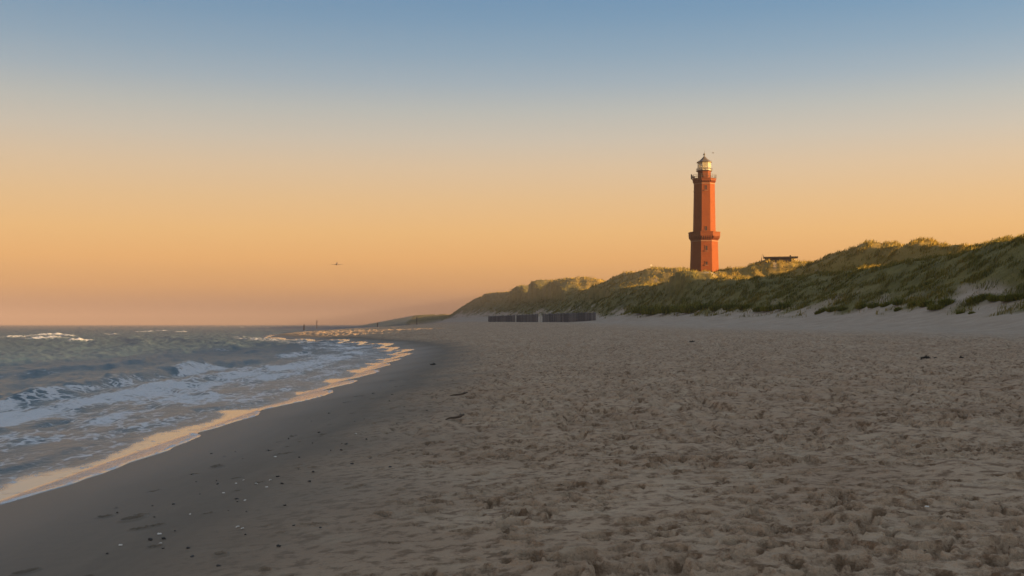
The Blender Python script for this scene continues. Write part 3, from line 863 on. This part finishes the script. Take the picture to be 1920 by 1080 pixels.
def post(name, px, py0, py1, Y, r, m, label, cat='post', lean=0.0, group=None):
    """post whose foot shows at row py1 and whose head at row py0"""
    p = at(px, py1, Y); h = (py1-py0)/F*Y
    bm = bmesh.new()
    tube(bm, [(0,0,-2.5),(0,0,h*0.5),(lean,0,h*0.96),(lean,0,h)], [r, r*0.96, r*0.9, r*0.7], 9)
    o = obj(name, bm, m); o.location = p
    tag(o, label, cat, group)
    return o
post('gap_post', 1013.5, 587, 604.5, 312, 0.19, M_WOODP, 'tall pale post in the gap between the two palisades')
post('gap_post', 967, 591, 601, 352, 0.22, M_WOODP, 'shorter pale post halfway along the hazy left palisade')
post('marker_post', 570, 608.5, 617, 420, 0.22, M_WOODD, 'dark marker post at the water edge on the far shore')
post('marker_post', 594, 600.5, 609, 600, 0.22, M_WOOD, 'faint marker post on the horizon, left of the far beach')
post('stump', 707.5, 605, 610, 640, 0.28, M_WOODD, 'short dark stump alone on the skyline of the far beach')
post('marker_post', 781.5, 594, 607, 760, 0.26, M_WOODD, 'dark post at the seaward tip of the last low dune')

# ------------------------------------------------------------------ light aircraft
def build_plane():
    p = at(632, 496, 700)
    k = 700/F
    root = empty('light_aircraft', p, R(8))
    tag(root, 'small low winged aircraft flying above the sea', 'aircraft')
    bm = bmesh.new(); tube(bm, [(0,-2.6,0.0),(0,-2.4,0.02),(0,-1.4,0.12),(0,-0.2,0.25),(0,0.8,0.22),(0,2.2,0.15),(0,3.6,0.2)], [0.12,0.38,0.55,0.72,0.66,0.38,0.14], 12); fu = obj('fuselage', bm, M_PLANE, root, True)
    bm = bmesh.new(); tube(bm, [(0,-0.8,0.6),(0,-0.3,0.95),(0,0.5,0.98),(0,1.3,0.55)], [0.2,0.42,0.42,0.15], 10); obj('canopy', bm, M_PANE, fu, True)
    for s in (-1, 1):
        bm = bmesh.new()
        vs = []
        for t, c, th in ((0.3, 1.5, 0.20), (3.9, 0.85, 0.09)):
            zz = -0.18 + t*0.075
            for yy, zo in ((-c*0.35, 0), (-c*0.1, th), (c*0.65, 0), (-c*0.1, -th*0.5)):
                vs.append(bm.verts.new((s*t, yy, zz+zo)))
        for i in range(4):
            bm.faces.new((vs[i], vs[(i+1)%4], vs[4+(i+1)%4], vs[4+i]))
        bm.faces.new(vs[:4]); bm.faces.new(vs[4:])
        bmesh.ops.recalc_face_normals(bm, faces=bm.faces)
        obj('wing', bm, M_PLANE, root)
    bm = bmesh.new(); box(bm, -1.4, 1.4, 3.0, 3.6, 0.28, 0.34); obj('tailplane', bm, M_PLANE, root)
    bm = bmesh.new()
    vs = [bm.verts.new(q) for q in ((-.06,2.4,.2),(-.06,3.7,.2),(-.04,3.75,1.75),(-.04,3.2,1.75),(.06,2.4,.2),(.06,3.7,.2),(.04,3.75,1.75),(.04,3.2,1.75))]
    for f in ((3,2,1,0),(4,5,6,7),(0,1,5,4),(1,2,6,5),(2,3,7,6),(3,0,4,7)): bm.faces.new([vs[i] for i in f])
    obj('tail_fin', bm, M_PLANE, root)
    bm = bmesh.new(); box(bm, -0.07, 0.07, -2.66, -2.58, -0.8, 0.8); obj('propeller', bm, M_WOODD, root)
build_plane()

def build_gull():
    p = at(1337, 287, 295)
    bm = bmesh.new()
    tube(bm, [(-0.28,0,0),(-0.1,0,0.02),(0.1,0,0.03),(0.25,0,0.06),(0.33,0,0.05)], [0.03,0.08,0.09,0.05,0.015], 8)
    for s in (-1, 1):
        a = [bm.verts.new(q) for q in ((0.12,0,0.06),(-0.1,0,0.06),(-0.02,s*0.32,0.2),(0.14,s*0.32,0.2),(-0.16,s*0.66,0.1))]
        bm.faces.new((a[0],a[1],a[2],a[3])); bm.faces.new((a[3],a[2],a[4]))
    o = obj('gull', bm, M_GULL); o.location = p; o.rotation_euler = (0.25, 0, 0.3)
    tag(o, 'tiny bird gliding just right of the lighthouse roof', 'bird')
build_gull()

# ------------------------------------------------------------------ finds on the sand
def lump_mesh(name, m, seed, sx, sy, sz, rough=0.3):
    bm = bmesh.new(); bmesh.ops.create_icosphere(bm, subdivisions=2, radius=1.0)
    o3 = random.Random(seed); ph = [o3.uniform(0, 6.28) for _ in range(6)]
    for v in bm.verts:
        c = v.co.copy()
        f = 1 + rough*(math.sin(c.x*2.3+ph[0])*math.sin(c.y*2.9+ph[1]) + 0.6*math.sin(c.z*4+ph[2]+c.x*3.1) + 0.4*math.sin(5*c.y+ph[3]))
        v.co = Vector((c.x*sx*f, c.y*sy*f, max(c.z, -0.35)*sz*f))
    me = bpy.data.meshes.new(name); bm.to_mesh(me); bm.free()
    me.polygons.foreach_set('use_smooth', [True]*len(me.polygons)); me.materials.append(m)
    return me
PEB = [lump_mesh('pebble', M_PEB, k, 0.034*(1+.25*(k%2)), 0.026, 0.018) for k in range(4)]
def shell_mesh(seed):
    bm = bmesh.new(); n = 11
    c = bm.verts.new((0, -0.02, 0.006)); ring = []; mid = []
    for i in range(n):
        a = R(-20) + R(220)*i/(n-1); rr_ = 0.026*(1.0 if i % 2 else 0.93)
        mid.append(bm.verts.new((0.55*rr_*math.cos(a), 0.55*rr_*math.sin(a)-0.004, 0.014 if i % 2 else 0.011)))
        ring.append(bm.verts.new((rr_*math.cos(a), rr_*math.sin(a), 0.0)))
    for i in range(n-1):
        bm.faces.new((c, mid[i], mid[i+1])); bm.faces.new((mid[i], ring[i], ring[i+1], mid[i+1]))
    me = bpy.data.meshes.new('shell'); bm.to_mesh(me); bm.free(); me.materials.append(M_SHELL)
    return me
SHL = shell_mesh(1)
PEB_POS = [(396,851),(441,847),(455,861),(361,890),(368,904),(406,902),(408,908),(375,927),(443,936),(445,941),(286,949),(325,946),(220,962),(289,970),(328,996),(307,1010),(361,1045),(282,1012),(306,1029),(353,1028),
           (502,845),(515,854),(561,858),(587,885),(521,894),(529,907),(640,844),(660,870),(534,948),(428,958),(462,960),(580,903),(460,1003),(410,1062),(201,1039),(641,832),(586,831),(598,811),(620,845),(695,860),(551,986),(522,1025),(601,990),
           (584,790),(617,775),(541,823),(686,812),(649,833),(560,880),(730,752),(758,763),(780,780),(757,782),(744,795),(800,770),(868,764),(849,771),(731,876),(687,824),(665,791),(700,738),(735,740),(683,786)]
for px, py in PEB_POS:
    p = ray_ground(px, py)
    s = random.uniform(0.25, 0.7)*max(1.0, p.y/18.0)
    o = share('pebble', random.choice(PEB), None, (p.x, p.y, p.z+0.004), (0,0,random.uniform(0,6)), (s,s,s))
    tag(o, 'small dark pebble lying on the smooth damp sand', 'pebble', 'dark pebbles scattered on the damp sand')
SHELL_POS = [(516,857),(443,907),(457,901),(419,925),(507,901),(357,965),(446,989),(455,992),(299,1002),(301,1020),(226,1023),(273,860),(353,825),(460,939),(667,814),(500,914),(1738,951),(480,908)]
for px, py in SHELL_POS:
    p = ray_ground(px, py)
    s = random.uniform(0.6, 0.9)*max(1.0, p.y/13.0)
    o = share('shell', SHL, None, (p.x, p.y, p.z+0.004), (0,0,random.uniform(0,6)), (s,s,s))
    tag(o, 'small white shell on the sand', 'shell', 'white shells scattered on the sand')
def weed_mesh(seed, w, h):
    o3 = random.Random(seed); bm = bmesh.new()
    for i in range(26):
        a = o3.uniform(0, 6.28); rr_ = w*o3.random()
        p0 = Vector((math.cos(a)*rr_, 0.6*math.sin(a)*rr_, 0))
        pts = [p0]
        for j in range(4):
            p0 = p0 + Vector((o3.uniform(-.3,.3)*w, o3.uniform(-.2,.2)*w, o3.uniform(-0.2,0.42)*h)); p0.z = min(max(p0.z, 0.01), h*(1-rr_/w*0.6)); pts.append(p0.copy())
        tube(bm, pts, [0.07*w, 0.09*w, 0.08*w, 0.06*w, 0.02*w], 5)
    me = bpy.data.meshes.new('seaweed_clump'); bm.to_mesh(me); bm.free(); me.materials.append(M_WEED)
    return me
for i, (px, py, w, h, lab) in enumerate(((1736,674,0.20,0.14,'dark seaweed clump alone on the beach towards the right edge'), (812,684,0.14,0.10,'dark seaweed clump on the smooth sand nearest the tip of the swash'),
                              (1297,641,0.16,0.10,'small dark seaweed clump on the beach below the lighthouse'), (1802,671,0.11,0.06,'smaller seaweed scrap right of the big dark clump'))):
    p = ray_ground(px, py)
    o = share('seaweed_clump', weed_mesh(i, w, h), None, (p.x, p.y, p.z), (0,0,0.3*i))
    tag(o, lab, 'seaweed')
for i, (px, py, L, lab) in enumerate(((860,742,0.42,'dark stick in place of the shaded side of a sand hump, where smooth sand meets trodden sand'), (853,786,0.34,'short dark stick in place of the shaded side of a sand hump, nearer the camera on trodden sand'))):
    p = ray_ground(px, py)
    bm = bmesh.new(); tube(bm, [(-L/2,0,0.0),(-L/4,0.03,0.022),(0.05*L,0.0,0.03),(L/4,-0.02,0.05),(L/2,0.01,0.08)], [0.01,0.018,0.02,0.024,0.016], 8); tube(bm, [(L/4,-0.02,0.05),(L*0.36,0.07,0.09)], [0.02,0.008], 6)
    o = obj('hump_shade', bm, M_HUMP, None, True); o.location = p; o.rotation_euler = (0,0,0.15+0.2*i)
    tag(o, lab, 'hump_shade')  # sticks added in place of low sand humps with a shaded side

# ------------------------------------------------------------------ haze
hm, hnt, hb_, ho = mat('sea_haze')
hnt.nodes.remove(hb_)
pv = N(hnt, 'ShaderNodeVolumePrincipled')
pv.inputs['Color'].default_value = (0.222, 0.190, 0.228, 1)
pv.inputs['Density'].default_value = 0.00040
pv.inputs['Anisotropy'].default_value = -0.25
hnt.links.new(pv.outputs[0], ho.inputs['Volume'])
bm = bmesh.new(); box(bm, -6400, 6400, -6400, 6400, -4.2, 56.0)
hz = obj('haze', bm, hm)
tag(hz, 'thin warm sea haze over beach and water', kind='stuff')
